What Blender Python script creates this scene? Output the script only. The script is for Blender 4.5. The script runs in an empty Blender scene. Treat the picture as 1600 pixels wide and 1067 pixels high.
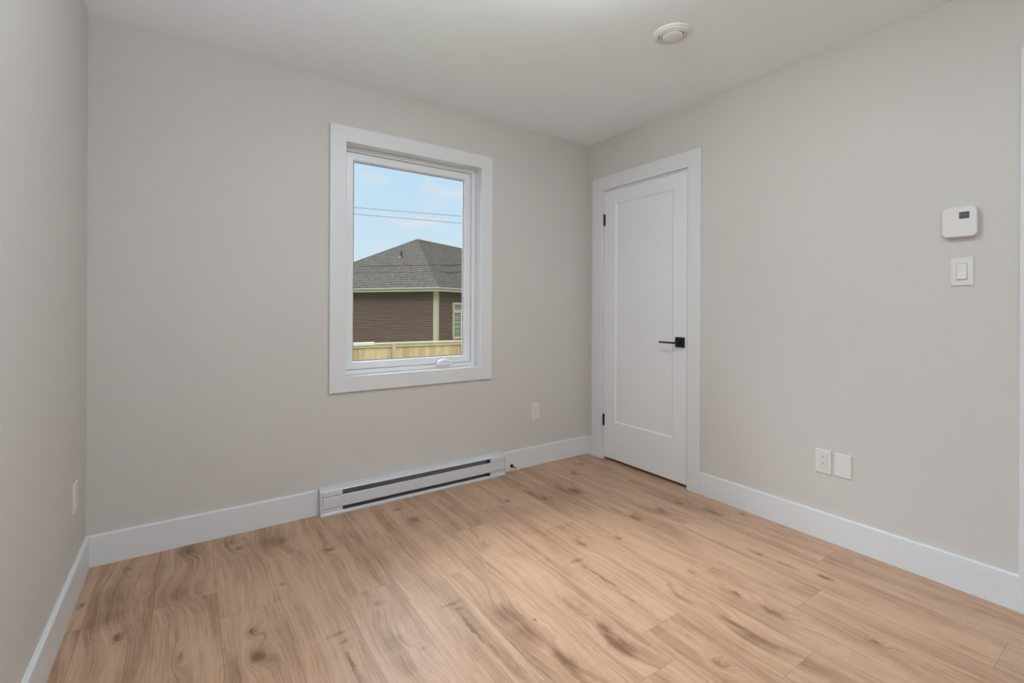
import bpy, bmesh, math, random
from mathutils import Vector, Matrix, noise as mnoise

SC = bpy.context.scene
COL = SC.collection
R = math.radians

# ------------------------------------------------------------------ camera
F_PX = 741.69
CAM = Vector((-2.63359, -2.77771, 1.15152))
YAW = 0.59935
ROLL = 0.0046
HORIZON = 480.31
cd = bpy.data.cameras.new('camera')
cam = bpy.data.objects.new('camera', cd)
COL.objects.link(cam)
cd.sensor_fit = 'HORIZONTAL'
cd.sensor_width = 36.0
cd.lens = F_PX / 1600 * 36.0
cd.shift_y = -(533.5 - HORIZON) / 1600
cd.clip_start = 0.02
cd.clip_end = 500
cam.matrix_world = (Matrix.Translation(CAM) @ Matrix.Rotation(-YAW, 4, 'Z') @
                    Matrix.Rotation(R(90), 4, 'X') @ Matrix.Rotation(ROLL, 4, 'Z'))
SC.camera = cam

# ------------------------------------------------------------------ sky
world = bpy.data.worlds.new('sky')
SC.world = world
world.use_nodes = True
wn, wl = world.node_tree.nodes, world.node_tree.links
wn.clear()
w_out = wn.new('ShaderNodeOutputWorld')
w_bg = wn.new('ShaderNodeBackground')
w_tc = wn.new('ShaderNodeTexCoord')
w_sep = wn.new('ShaderNodeSeparateXYZ')
w_ramp = wn.new('ShaderNodeValToRGB')
w_ramp.color_ramp.elements[0].position = 0.0
w_ramp.color_ramp.elements[0].color = (0.74, 0.85, 0.90, 1)
w_ramp.color_ramp.elements[1].position = 0.34
w_ramp.color_ramp.elements[1].color = (0.50, 0.75, 0.99, 1)
w_map = wn.new('ShaderNodeMapping')
w_map.inputs['Scale'].default_value = (1, 1, 3.2)
w_map.inputs['Location'].default_value = (0.35, 0.1, 0.32)
w_noise = wn.new('ShaderNodeTexNoise')
w_noise.inputs['Scale'].default_value = 5.5
w_noise.inputs['Detail'].default_value = 5
w_noise.inputs['Roughness'].default_value = 0.55
w_cr = wn.new('ShaderNodeMapRange')
w_cr.interpolation_type = 'SMOOTHSTEP'
w_cr.inputs[1].default_value = 0.47
w_cr.inputs[2].default_value = 0.68
w_mix = wn.new('ShaderNodeMix')
w_mix.data_type = 'RGBA'
w_mix.inputs[7].default_value = (0.86, 0.83, 0.88, 1)
wl.new(w_tc.outputs['Generated'], w_sep.inputs[0])
wl.new(w_sep.outputs[2], w_ramp.inputs[0])
wl.new(w_tc.outputs['Generated'], w_map.inputs[0])
wl.new(w_map.outputs[0], w_noise.inputs[0])
wl.new(w_noise.outputs[0], w_cr.inputs[0])
wl.new(w_cr.outputs[0], w_mix.inputs[0])
wl.new(w_ramp.outputs[0], w_mix.inputs[6])
wl.new(w_mix.outputs[2], w_bg.inputs[0])
# overcast sky: brighter towards the zenith
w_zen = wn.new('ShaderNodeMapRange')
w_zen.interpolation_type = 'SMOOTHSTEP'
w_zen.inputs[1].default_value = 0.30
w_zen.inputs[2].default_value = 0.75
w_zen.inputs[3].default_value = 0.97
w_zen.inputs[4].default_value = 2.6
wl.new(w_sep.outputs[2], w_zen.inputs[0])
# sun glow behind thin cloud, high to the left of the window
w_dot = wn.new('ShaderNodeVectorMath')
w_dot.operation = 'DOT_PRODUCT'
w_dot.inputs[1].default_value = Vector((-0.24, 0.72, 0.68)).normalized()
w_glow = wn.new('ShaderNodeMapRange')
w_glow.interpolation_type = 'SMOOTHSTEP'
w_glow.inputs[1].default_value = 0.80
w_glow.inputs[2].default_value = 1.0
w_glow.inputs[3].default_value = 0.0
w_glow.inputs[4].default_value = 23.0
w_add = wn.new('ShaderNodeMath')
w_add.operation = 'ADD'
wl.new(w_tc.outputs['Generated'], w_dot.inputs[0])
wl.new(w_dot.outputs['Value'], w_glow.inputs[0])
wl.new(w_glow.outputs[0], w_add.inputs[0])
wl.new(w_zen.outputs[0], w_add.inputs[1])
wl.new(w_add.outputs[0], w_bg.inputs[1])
w_ramp.color_ramp.elements.new(0.62).color = (0.97, 0.97, 0.98, 1)
wl.new(w_bg.outputs[0], w_out.inputs[0])

# ------------------------------------------------------------------ sun (soft, from behind the house)
sd = bpy.data.lights.new('sun', 'SUN')
sd.energy = 1.8
sd.angle = R(12)
sd.color = (1.0, 0.93, 0.82)
sun = bpy.data.objects.new('sun', sd)
COL.objects.link(sun)
sun.rotation_euler = Vector((0.35, 1.0, -0.95)).to_track_quat('-Z', 'Y').to_euler()

LAMP_STRENGTH = 138.0        # ceiling lamp diffuser

# ------------------------------------------------------------------ added unseen fill light, bounced off the ceiling behind the camera
fd = bpy.data.lights.new('bounce_fill', 'SPOT')
fd.energy = 235
fd.spot_size = R(116)
fd.spot_blend = 0.8
fd.shadow_soft_size = 0.05
fd.color = (0.80, 0.92, 1.0)
fill_spot = bpy.data.objects.new('bounce_fill', fd)
COL.objects.link(fill_spot)
fill_spot.location = (-2.3, -3.1, 0.9)
fill_spot.rotation_euler = Vector((-0.22, 0.20, 1.0)).to_track_quat('-Z', 'Y').to_euler()

vs = SC.view_settings
vs.view_transform = 'Standard'
vs.look = 'None'
vs.gamma = 1
vs.exposure = 0.06
vs.use_curve_mapping = False
SC.cycles.max_bounces = 12
SC.cycles.diffuse_bounces = 8


# ------------------------------------------------------------------ helpers
def tag(o, label=None, cat=None, group=None, kind=None):
    if label: o['label'] = label
    if cat: o['category'] = cat
    if group: o['group'] = group
    if kind: o['kind'] = kind
    return o


def empty(name, loc, label, cat, group=None, rz=0):
    o = bpy.data.objects.new(name, None)
    COL.objects.link(o)
    o.location = loc
    o.rotation_euler = (0, 0, rz)
    o.empty_display_size = 0.05
    return tag(o, label, cat, group)


def build(name, bm, mat, parent=None, bevel=0, seg=2, smooth=False, kind=None):
    """Link bm as one mesh object; bm is in the parent's local space."""
    if bevel:
        bmesh.ops.remove_doubles(bm, verts=bm.verts, dist=1e-6)
        ed = [e for e in bm.edges if len(e.link_faces) == 2 and e.calc_face_angle(0) > 0.6]
        bmesh.ops.bevel(bm, geom=ed, offset=bevel, segments=seg, profile=0.5, affect='EDGES', clamp_overlap=True)
    me = bpy.data.meshes.new(name)
    bm.to_mesh(me)
    bm.free()
    me.materials.append(mat)
    if smooth:
        for p in me.polygons: p.use_smooth = True
        me.set_sharp_from_angle(angle=R(35))
    o = bpy.data.objects.new(name, me)
    COL.objects.link(o)
    o.parent = parent
    if kind: o['kind'] = kind
    return o


def add_box(bm, lo, hi):
    lo = [min(a, b) for a, b in zip(lo, hi)], [max(a, b) for a, b in zip(lo, hi)]
    (x0, y0, z0), (x1, y1, z1) = lo
    v = [bm.verts.new(c) for c in ((x0, y0, z0), (x1, y0, z0), (x1, y1, z0), (x0, y1, z0),
                                   (x0, y0, z1), (x1, y0, z1), (x1, y1, z1), (x0, y1, z1))]
    for f in ((3, 2, 1, 0), (4, 5, 6, 7), (0, 1, 5, 4), (1, 2, 6, 5), (2, 3, 7, 6), (3, 0, 4, 7)):
        bm.faces.new([v[i] for i in f])
    return bm


def box(lo, hi):
    return add_box(bmesh.new(), lo, hi)


def add_prism(bm, pts, off):
    """Closed polygon pts (3D) extruded by vector off."""
    off = Vector(off)
    a = [bm.verts.new(Vector(p)) for p in pts]
    b = [bm.verts.new(Vector(p) + off) for p in pts]
    n = len(pts)
    bm.faces.new(a[::-1])
    bm.faces.new(b)
    for i in range(n):
        bm.faces.new((a[i], a[(i + 1) % n], b[(i + 1) % n], b[i]))
    bmesh.ops.recalc_face_normals(bm, faces=bm.faces[:])
    return bm


def add_tube(bm, p0, p1, r0, r1=None, n=20, cap=True):
    r1 = r0 if r1 is None else r1
    p0, p1 = Vector(p0), Vector(p1)
    d = (p1 - p0).normalized()
    up = Vector((0, 0, 1)) if abs(d.z) < 0.9 else Vector((1, 0, 0))
    s = d.cross(up).normalized()
    t = d.cross(s)
    ra, rb = [], []
    for i in range(n):
        a = 2 * math.pi * i / n
        q = s * math.cos(a) + t * math.sin(a)
        ra.append(bm.verts.new(p0 + q * r0))
        rb.append(bm.verts.new(p1 + q * r1))
    for i in range(n):
        bm.faces.new((ra[i], ra[(i + 1) % n], rb[(i + 1) % n], rb[i]))
    if cap:
        bm.faces.new(ra[::-1])
        bm.faces.new(rb)
    bmesh.ops.recalc_face_normals(bm, faces=bm.faces[:])
    return bm


def add_lathe(bm, prof, c=(0, 0, 0), n=64):
    """Profile of (r, z) turned about the vertical axis through c."""
    rings = []
    for r, z in prof:
        if r < 1e-6:
            rings.append([bm.verts.new((c[0], c[1], c[2] + z))])
        else:
            rings.append([bm.verts.new((c[0] + r * math.cos(2 * math.pi * i / n),
                                        c[1] + r * math.sin(2 * math.pi * i / n), c[2] + z)) for i in range(n)])
    for a, b in zip(rings, rings[1:]):
        for i in range(n):
            j = (i + 1) % n
            if len(a) == 1 and len(b) == 1: continue
            if len(a) == 1: bm.faces.new((a[0], b[i], b[j]))
            elif len(b) == 1: bm.faces.new((a[i], a[j], b[0]))
            else: bm.faces.new((a[i], a[j], b[j], b[i]))
    bmesh.ops.recalc_face_normals(bm, faces=bm.faces[:])
    return bm


def frame_mitred(bm, x0, x1, z0, z1, w, y0, y1, wb=None, wt=None):
    """Rectangular frame in the XZ plane (outer x0..x1, z0..z1), border w, depth y0..y1, mitred corners."""
    wb = w if wb is None else wb
    wt = w if wt is None else wt
    O = [(x0, z0), (x1, z0), (x1, z1), (x0, z1)]
    I = [(x0 + w, z0 + wb), (x1 - w, z0 + wb), (x1 - w, z1 - wt), (x0 + w, z1 - wt)]
    vs_ = {}
    for k, (P, n) in enumerate(((O, 'o'), (I, 'i'))):
        for j, y in enumerate((y0, y1)):
            vs_[n, j] = [bm.verts.new((p[0], y, p[1])) for p in P]
    for i in range(4):
        j = (i + 1) % 4
        bm.faces.new((vs_['o', 0][i], vs_['o', 0][j], vs_['i', 0][j], vs_['i', 0][i]))
        bm.faces.new((vs_['o', 1][i], vs_['i', 1][i], vs_['i', 1][j], vs_['o', 1][j]))
        bm.faces.new((vs_['i', 0][i], vs_['i', 0][j], vs_['i', 1][j], vs_['i', 1][i]))
        bm.faces.new((vs_['o', 0][i], vs_['o', 1][i], vs_['o', 1][j], vs_['o', 0][j]))
    bmesh.ops.recalc_face_normals(bm, faces=bm.faces[:])
    return bm


def rounded_rect(w, h, r, n=6):
    pts = []
    for cx, cy, a0 in ((w / 2 - r, h / 2 - r, 0), (-w / 2 + r, h / 2 - r, 90), (-w / 2 + r, -h / 2 + r, 180), (w / 2 - r, -h / 2 + r, 270)):
        for i in range(n + 1):
            a = R(a0 + 90 * i / n)
            pts.append((cx + r * math.cos(a), cy + r * math.sin(a)))
    return pts


# ------------------------------------------------------------------ materials
def nt(name):
    m = bpy.data.materials.new(name)
    m.use_nodes = True
    n, l = m.node_tree.nodes, m.node_tree.links
    n.clear()
    out = n.new('ShaderNodeOutputMaterial')
    b = n.new('ShaderNodeBsdfPrincipled')
    l.new(b.outputs[0], out.inputs[0])
    return m, n, l, b


def paint(name, col, rough=0.5, bump=0.0, scale=400, vary=0.0, spec=0.5, metal=0.0):
    m, n, l, b = nt(name)
    b.inputs['Roughness'].default_value = rough
    b.inputs['Specular IOR Level'].default_value = spec
    b.inputs['Metallic'].default_value = metal
    tc = n.new('ShaderNodeTexCoord')
    no = n.new('ShaderNodeTexNoise')
    no.inputs['Scale'].default_value = scale
    no.inputs['Detail'].default_value = 3
    l.new(tc.outputs['Object'], no.inputs['Vector'])
    lo = n.new('ShaderNodeTexNoise')
    lo.inputs['Scale'].default_value = 1.7
    l.new(tc.outputs['Object'], lo.inputs['Vector'])
    mr = n.new('ShaderNodeMapRange')
    mr.inputs[3].default_value = 1 - vary
    mr.inputs[4].default_value = 1 + vary
    l.new(lo.outputs[0], mr.inputs[0])
    mx = n.new('ShaderNodeMix')
    mx.data_type = 'RGBA'
    mx.blend_type = 'MULTIPLY'
    mx.inputs[0].default_value = 1
    mx.inputs[6].default_value = (*col, 1)
    l.new(mr.outputs[0], mx.inputs[7])
    l.new(mx.outputs[2], b.inputs['Base Color'])
    if bump:
        bp = n.new('ShaderNodeBump')
        bp.inputs['Strength'].default_value = bump
        bp.inputs['Distance'].default_value = 0.001
        l.new(no.outputs[0], bp.inputs['Height'])
        l.new(bp.outputs[0], b.inputs['Normal'])
    return m


M_WALL = paint('wall_paint', (0.630, 0.602, 0.574), 0.55, 0.10, 260, 0.012, 0.35)
M_CEIL = paint('ceiling_paint', (0.895, 0.93, 0.965), 0.85, 0.10, 220, 0.01, 0.2)
M_TRIM = paint('trim_paint', (0.730, 0.742, 0.755), 0.42, 0.03, 90, 0.008, 0.45)
M_DOOR = paint('door_paint', (0.80, 0.81, 0.82), 0.28, 0.05, 60, 0.008, 0.5)
M_VINYL = paint('window_vinyl', (0.80, 0.81, 0.825), 0.32, 0, 50, 0.0, 0.5)
M_PLATE = paint('plate_plastic', (0.74, 0.72, 0.70), 0.35, 0, 50, 0.0, 0.5)
M_PLATE_DK = paint('plate_shadow_gap', (0.46, 0.45, 0.44), 0.5)
M_SLOT = paint('outlet_slot', (0.03, 0.03, 0.03), 0.6)
M_THERM = paint('thermostat_plastic', (0.73, 0.71, 0.69), 0.42, 0, 50, 0.0, 0.45)
M_HEAT = paint('heater_enamel', (0.66, 0.67, 0.70), 0.33, 0.03, 300, 0.0, 0.5)
M_FIN = paint('heater_fins', (0.34, 0.34, 0.35), 0.5, 0.6, 260, 0.1, 0.4, 0.4)
M_HDARK = paint('heater_inside', (0.10, 0.105, 0.12), 0.6)
M_BLACK = paint('black_metal', (0.018, 0.018, 0.021), 0.38, 0.02, 200, 0.0, 0.5, 0.3)
M_RUBBER = paint('white_rubber', (0.75, 0.70, 0.64), 0.6)
M_LCD = paint('lcd_glass', (0.055, 0.055, 0.055), 0.25)
M_LCDSEG = paint('lcd_marks', (0.17, 0.17, 0.165), 0.4)
M_GASKET = paint('gasket', (0.20, 0.20, 0.215), 0.6)
M_VENT = paint('vent_plastic', (0.80, 0.80, 0.795), 0.4, 0, 50, 0.0, 0.5)
M_DARK = paint('closet_dark', (0.035, 0.032, 0.03), 0.8)
M_CREAM = paint('cream_trim', (0.335, 0.292, 0.237), 0.5, 0, 50, 0.03)
M_WIRE = paint('cable_sheath', (0.16, 0.17, 0.19), 0.6)
M_WIREBK = paint('cable_black', (0.02, 0.02, 0.022), 0.6)
M_GROUND = paint('grass_ground', (0.12, 0.17, 0.06), 0.9, 0.5, 20, 0.3)
M_POST = paint('fence_post_wood', (0.40, 0.30, 0.20), 0.7, 0.3, 30, 0.05)
M_CAP = paint('fence_cap_wood', (0.42, 0.36, 0.24), 0.7, 0.3, 30, 0.05)
M_CAPW = paint('fence_cap_pale', (0.52, 0.50, 0.43), 0.7, 0.3, 30, 0.05)
M_BLIND = paint('curtain', (0.35, 0.40, 0.36), 0.7)


def glass_mat():
    m, n, l, b = nt('window_glass')
    n.remove(b)
    out = [x for x in n if x.type == 'OUTPUT_MATERIAL'][0]
    t = n.new('ShaderNodeBsdfTransparent')
    t.inputs[0].default_value = (0.96, 0.975, 0.97, 1)
    g = n.new('ShaderNodeBsdfGlossy')
    g.inputs['Roughness'].default_value = 0.0
    fr = n.new('ShaderNodeFresnel')
    fr.inputs[0].default_value = 1.25
    mx = n.new('ShaderNodeMixShader')
    l.new(fr.outputs[0], mx.inputs[0])
    l.new(t.outputs[0], mx.inputs[1])
    l.new(g.outputs[0], mx.inputs[2])
    l.new(mx.outputs[0], out.inputs[0])
    return m


M_GLASS = glass_mat()


def emit_mat(name, col, s):
    m, n, l, b = nt(name)
    b.inputs['Base Color'].default_value = (0.8, 0.8, 0.8, 1)
    b.inputs['Emission Color'].default_value = (*col, 1)
    b.inputs['Emission Strength'].default_value = s
    return m


def siding_mat():
    m, n, l, b = nt('vinyl_siding')
    b.inputs['Roughness'].default_value = 0.9
    b.inputs['Specular IOR Level'].default_value = 0.1
    tc = n.new('ShaderNodeTexCoord')
    mp = n.new('ShaderNodeMapping')
    mp.inputs['Scale'].default_value = (1.0, 1.0, 30)
    no = n.new('ShaderNodeTexNoise')
    no.inputs['Scale'].default_value = 1.2
    no.inputs['Detail'].default_value = 4
    l.new(tc.outputs['Object'], mp.inputs[0])
    l.new(mp.outputs[0], no.inputs[0])
    cr = n.new('ShaderNodeValToRGB')
    cr.color_ramp.elements[0].position = 0.3
    cr.color_ramp.elements[0].color = (0.088, 0.059, 0.051, 1)
    cr.color_ramp.elements[1].position = 0.7
    cr.color_ramp.elements[1].color = (0.130, 0.092, 0.081, 1)
    l.new(no.outputs[0], cr.inputs[0])
    l.new(cr.outputs[0], b.inputs['Base Color'])
    return m


def shingle_mat():
    m, n, l, b = nt('asphalt_shingles')
    b.inputs['Roughness'].default_value = 1.0
    b.inputs['Specular IOR Level'].default_value = 0.0
    tc = n.new('ShaderNodeTexCoord')
    mp = n.new('ShaderNodeMapping')
    mp.inputs['Scale'].default_value = (3.0, 3.0, 14)
    no = n.new('ShaderNodeTexNoise')
    no.inputs['Scale'].default_value = 2.6
    no.inputs['Detail'].default_value = 6
    no.inputs['Roughness'].default_value = 0.8
    l.new(tc.outputs['Object'], mp.inputs[0])
    l.new(mp.outputs[0], no.inputs[0])
    wv = n.new('ShaderNodeTexWave')
    wv.wave_type = 'BANDS'
    wv.bands_direction = 'Z'
    wv.inputs['Scale'].default_value = 2.6
    wv.inputs['Distortion'].default_value = 0.6
    l.new(tc.outputs['Object'], wv.inputs[0])
    ad = n.new('ShaderNodeMath')
    ad.operation = 'MULTIPLY_ADD'
    ad.inputs[1].default_value = 0.10
    l.new(wv.outputs['Fac'], ad.inputs[0])
    l.new(no.outputs[0], ad.inputs[2])
    cr = n.new('ShaderNodeValToRGB')
    cr.color_ramp.elements[0].position = 0.42
    cr.color_ramp.elements[0].color = (0.013, 0.0125, 0.012, 1)
    cr.color_ramp.elements[1].position = 0.70
    cr.color_ramp.elements[1].color = (0.105, 0.098, 0.089, 1)
    l.new(ad.outputs[0], cr.inputs[0])
    l.new(cr.outputs[0], b.inputs['Base Color'])
    return m


def picket_mat():
    m, n, l, b = nt('fence_pickets')
    b.inputs['Roughness'].default_value = 0.7
    at = n.new('ShaderNodeAttribute')
    at.attribute_name = 'board'
    tc = n.new('ShaderNodeTexCoord')
    mp = n.new('ShaderNodeMapping')
    mp.inputs['Scale'].default_value = (14, 14, 1.5)
    no = n.new('ShaderNodeTexNoise')
    no.inputs['Scale'].default_value = 2.2
    no.inputs['Detail'].default_value = 5
    l.new(tc.outputs['Object'], mp.inputs[0])
    l.new(mp.outputs[0], no.inputs[0])
    ad = n.new('ShaderNodeMath')
    ad.operation = 'MULTIPLY_ADD'
    ad.inputs[1].default_value = 0.55
    l.new(at.outputs['Fac'], ad.inputs[0])
    l.new(no.outputs[0], ad.inputs[2])
    cr = n.new('ShaderNodeValToRGB')
    cr.color_ramp.elements[0].position = 0.35
    cr.color_ramp.elements[0].color = (0.32, 0.205, 0.10, 1)
    cr.color_ramp.elements[1].position = 1.0
    cr.color_ramp.elements[1].color = (0.50, 0.375, 0.225, 1)
    l.new(ad.outputs[0], cr.inputs[0])
    l.new(cr.outputs[0], b.inputs['Base Color'])
    return m


# knots and dark patches of the laminate print: x, y, half width, half length, darkness
KNOTS = [
    (-2.967, -.348, .012, .020, .8), (-2.844, -.121, .012, .022, .7), (-2.872, -.36, .050, .10, .55), (-2.875, -.484, .045, .07, .5),
    (-2.834, -.647, .010, .018, .8), (-2.667, -.458, .040, .05, .45), (-2.651, -.885, .008, .03, .6), (-2.624, -.084, .02, .03, .3),
    (-2.431, -.184, .018, .022, .7), (-2.46, -.10, .03, .05, .45), (-2.246, -.217, .022, .030, .75), (-2.28, -.20, .045, .06, .5),
    (-2.441, -.876, .012, .018, .75), (-2.44, -1.017, .018, .028, .8), (-2.306, -.622, .012, .007, .7),
    (-2.077, -.433, .014, .018, .85), (-1.649, -.189, .028, .008, .9), (-1.615, -.36, .026, .035, .7), (-1.444, -.81, .022, .035, .45),
    (-2.195, -1.054, .035, .010, .6), (-2.183, -1.107, .016, .010, .7), (-2.194, -1.212, .006, .055, .85), (-2.188, -1.33, .005, .05, .6),
    (-2.023, -.963, .015, .012, .5), (-2.05, -1.207, .035, .065, .55), (-2.054, -1.335, .032, .075, .55), (-1.974, -1.288, .007, .010, .7),
    (-1.786, -1.129, .035, .010, .6), (-1.775, -1.17, .014, .010, .7), (-1.786, -1.289, .006, .06, .85), (-1.775, -1.42, .005, .06, .55),
    (-1.644, -1.291, .030, .06, .6), (-1.057, -.432, .014, .016, .9), (-.851, -.526, .018, .025, .85), (-.875, -.44, .005, .07, .6),
    (-.621, -.541, .028, .05, .8), (-.68, -.48, .03, .08, .35), (-.411, -1.037, .028, .055, .8), (-.44, -.97, .03, .06, .35),
    (-.606, -1.006, .016, .040, .8), (-.62, -.9, .012, .07, .5), (-.23, -1.02, .012, .020, .85), (-.182, -1.204, .016, .060, .8), (-.849, -1.124, .014, .018, .9),
    (-1.041, -1.057, .014, .030, .7), (-1.169, -1.165, .032, .010, .6), (-1.168, -1.22, .012, .012, .6), (-1.168, -1.316, .006, .07, .8), (-1.185, -1.50, .006, .09, .5),
    (-1.392, -1.559, .016, .035, .75), (-1.417, -1.644, .028, .060, .85), (-1.40, -1.40, .012, .06, .4), (-1.608, -1.597, .018, .060, .7),
    (-1.633, -1.312, .035, .065, .5), (-1.64, -1.416, .030, .065, .5), (-1.569, -1.382, .007, .010, .8), (-.811, -1.512, .012, .018, .6),
    (-1.01, -1.601, .018, .050, .5), (-.983, -1.805, .014, .05, .7), (-1.0, -1.90, .03, .07, .5), (-1.212, -1.887, .014, .02, .5),
    (-.066, -1.312, .010, .015, .8), (-.418, -1.593, .012, .050, .75), (-.411, -1.707, .010, .040, .6), (-.378, -1.857, .010, .025, .75),
    (-.804, -1.711, .010, .035, .75), (-.798, -1.852, .016, .050, .85), (-1.004, -1.878, .026, .055, .7), (-.663, -2.139, .010, .014, .9),
    (-.242, -.174, .016, .018, .7), (-.41, -.30, .014, .018, .6), (-.622, -.543, .014, .02, .5), (-1.5, -2.2, .03, .06, .6), (-2.2, -2.3, .02, .03, .7),
]


def floor_mat():
    m, n, l, b = nt('oak_laminate')
    tc = n.new('ShaderNodeTexCoord')
    P = tc.outputs['Object']

    def vmath(op, a, bb=None, c=None):
        x = n.new('ShaderNodeVectorMath'); x.operation = op
        for i, v in enumerate((a, bb, c)):
            if v is None: continue
            if isinstance(v, tuple): x.inputs[i].default_value = v
            else: l.new(v, x.inputs[i])
        return x

    def fmath(op, a, bb=None, c=None, clamp=False):
        x = n.new('ShaderNodeMath'); x.operation = op; x.use_clamp = clamp
        for i, v in enumerate((a, bb, c)):
            if v is None: continue
            if isinstance(v, (int, float)): x.inputs[i].default_value = v
            else: l.new(v, x.inputs[i])
        return x.outputs[0]

    def noise_(vec, scale, detail=3, rough=0.5, dist=0.0):
        x = n.new('ShaderNodeTexNoise')
        x.inputs['Scale'].default_value = scale
        x.inputs['Detail'].default_value = detail
        x.inputs['Roughness'].default_value = rough
        x.inputs['Distortion'].default_value = dist
        l.new(vec, x.inputs['Vector'])
        return x

    # irregular edges for the knots
    wn_ = noise_(P, 28, 4, 0.6)
    wob = vmath('MULTIPLY_ADD', wn_.outputs['Color'], (0.030, 0.045, 0.0), P).outputs[0]
    wob = vmath('ADD', wob, (-0.015, -0.0225, 0.0)).outputs[0]
    wob = vmath('MULTIPLY', wob, (1, 1, 0)).outputs[0]
    dark = None
    warp = None
    for i, (x, y, rx, ry, s) in enumerate(KNOTS):
        v = vmath('MULTIPLY_ADD', wob, (1 / rx, 1 / ry, 0), (-x / rx, -y / ry, 0)).outputs[0]
        ln = n.new('ShaderNodeVectorMath'); ln.operation = 'LENGTH'
        l.new(v, ln.inputs[0])
        mr = n.new('ShaderNodeMapRange'); mr.interpolation_type = 'SMOOTHSTEP'
        mr.inputs[1].default_value = 0.1; mr.inputs[2].default_value = 1.75
        mr.inputs[3].default_value = s; mr.inputs[4].default_value = 0
        l.new(ln.outputs['Value'], mr.inputs[0])
        dark = mr.outputs[0] if dark is None else fmath('MAXIMUM', dark, mr.outputs[0])
        if ry > 0.011:
            mr2 = n.new('ShaderNodeMapRange'); mr2.interpolation_type = 'SMOOTHSTEP'
            mr2.inputs[1].default_value = 0.0; mr2.inputs[2].default_value = 4.0
            mr2.inputs[3].default_value = 1; mr2.inputs[4].default_value = 0
            l.new(ln.outputs['Value'], mr2.inputs[0])
            warp = mr2.outputs[0] if warp is None else fmath('MAXIMUM', warp, mr2.outputs[0])

    at = n.new('ShaderNodeAttribute'); at.attribute_name = 'plank'
    sepa = n.new('ShaderNodeSeparateColor')
    l.new(at.outputs['Color'], sepa.inputs[0])
    offs = vmath('SCALE', at.outputs['Color'])
    offs.inputs['Scale'].default_value = 37.0
    Q = vmath('ADD', P, offs.outputs[0]).outputs[0]
    # wavy displacement of the grain
    low = noise_(vmath('MULTIPLY', Q, (4.0, 1.2, 0)).outputs[0], 1.0, 2)
    lowf = fmath('SUBTRACT', low.outputs['Fac'], 0.5)
    sx = n.new('ShaderNodeSeparateXYZ'); l.new(Q, sx.inputs[0])
    gx = fmath('MULTIPLY_ADD', lowf, 0.075, sx.outputs[0])
    gx = fmath('MULTIPLY_ADD', warp, 0.045, gx)
    cmb = n.new('ShaderNodeCombineXYZ')
    l.new(gx, cmb.inputs[0]); l.new(sx.outputs[1], cmb.inputs[1])
    G = cmb.outputs[0]
    fine = noise_(vmath('MULTIPLY', G, (230, 7, 1)).outputs[0], 1.0, 3, 0.6)
    mid = noise_(vmath('MULTIPLY', G, (70, 1.6, 1)).outputs[0], 1.0, 3, 0.55)
    broad = noise_(vmath('MULTIPLY', G, (13, 1.05, 1)).outputs[0], 1.0, 3, 0.55)
    blot = noise_(vmath('MULTIPLY', Q, (6, 3, 1)).outputs[0], 1.0, 3, 0.6)
    cross = noise_(vmath('MULTIPLY', Q, (14, 45, 1)).outputs[0], 1.0, 2, 0.5)
    ring = fmath('SINE', fmath('MULTIPLY', gx, 560.0))
    ring = fmath('MULTIPLY', ring, fmath('MULTIPLY_ADD', warp, 0.85, 0.10))
    v = fmath('MULTIPLY', fmath('SUBTRACT', broad.outputs['Fac'], 0.5), 1.05)
    v = fmath('MULTIPLY_ADD', fmath('SUBTRACT', mid.outputs['Fac'], 0.5), 0.70, v)
    v = fmath('MULTIPLY_ADD', fmath('SUBTRACT', fine.outputs['Fac'], 0.5), 0.85, v)
    v = fmath('MULTIPLY_ADD', fmath('SUBTRACT', blot.outputs['Fac'], 0.5), 0.55, v)
    v = fmath('MULTIPLY_ADD', fmath('SUBTRACT', cross.outputs['Fac'], 0.5), 0.12, v)
    v = fmath('MULTIPLY_ADD', ring, 0.05, v)
    v = fmath('MULTIPLY_ADD', fmath('SUBTRACT', sepa.outputs[0], 0.5), 0.13, v)
    v = fmath('ADD', v, 0.56)
    v = fmath('MULTIPLY_ADD', dark, -0.55, v)
    v = fmath('MULTIPLY_ADD', fmath('MULTIPLY', warp, blot.outputs['Fac']), -0.22, v, True)
    cr = n.new('ShaderNodeValToRGB')
    e = cr.color_ramp.elements
    e[0].position = 0.0; e[0].color = (0.196, 0.104, 0.058, 1)
    e[1].position = 1.0; e[1].color = (0.628, 0.413, 0.280, 1)
    q = e.new(0.30); q.color = (0.364, 0.212, 0.130, 1)
    q = e.new(0.62); q.color = (0.528, 0.332, 0.218, 1)
    l.new(v, cr.inputs[0])
    # joints between the boards
    uv = n.new('ShaderNodeUVMap'); uv.uv_map = 'UVMap'
    su = n.new('ShaderNodeSeparateXYZ'); l.new(uv.outputs[0], su.inputs[0])
    du = fmath('SUBTRACT', 0.10235, fmath('ABSOLUTE', su.outputs[0]))     # metres to the long edge
    dv = fmath('MINIMUM', su.outputs[1], su.outputs[2])
    at2 = n.new('ShaderNodeAttribute'); at2.attribute_name = 'plank_len'
    dv = fmath('MINIMUM', su.outputs[1], fmath('SUBTRACT', at2.outputs['Fac'], su.outputs[1]))
    dd = fmath('MINIMUM', du, dv)
    mr = n.new('ShaderNodeMapRange'); mr.interpolation_type = 'SMOOTHSTEP'
    mr.inputs[1].default_value = 0.0003; mr.inputs[2].default_value = 0.0016
    mr.inputs[3].default_value = 0.64; mr.inputs[4].default_value = 1.0
    l.new(dd, mr.inputs[0])
    mx = n.new('ShaderNodeMix'); mx.data_type = 'RGBA'; mx.blend_type = 'MULTIPLY'
    mx.inputs[0].default_value = 1
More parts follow.
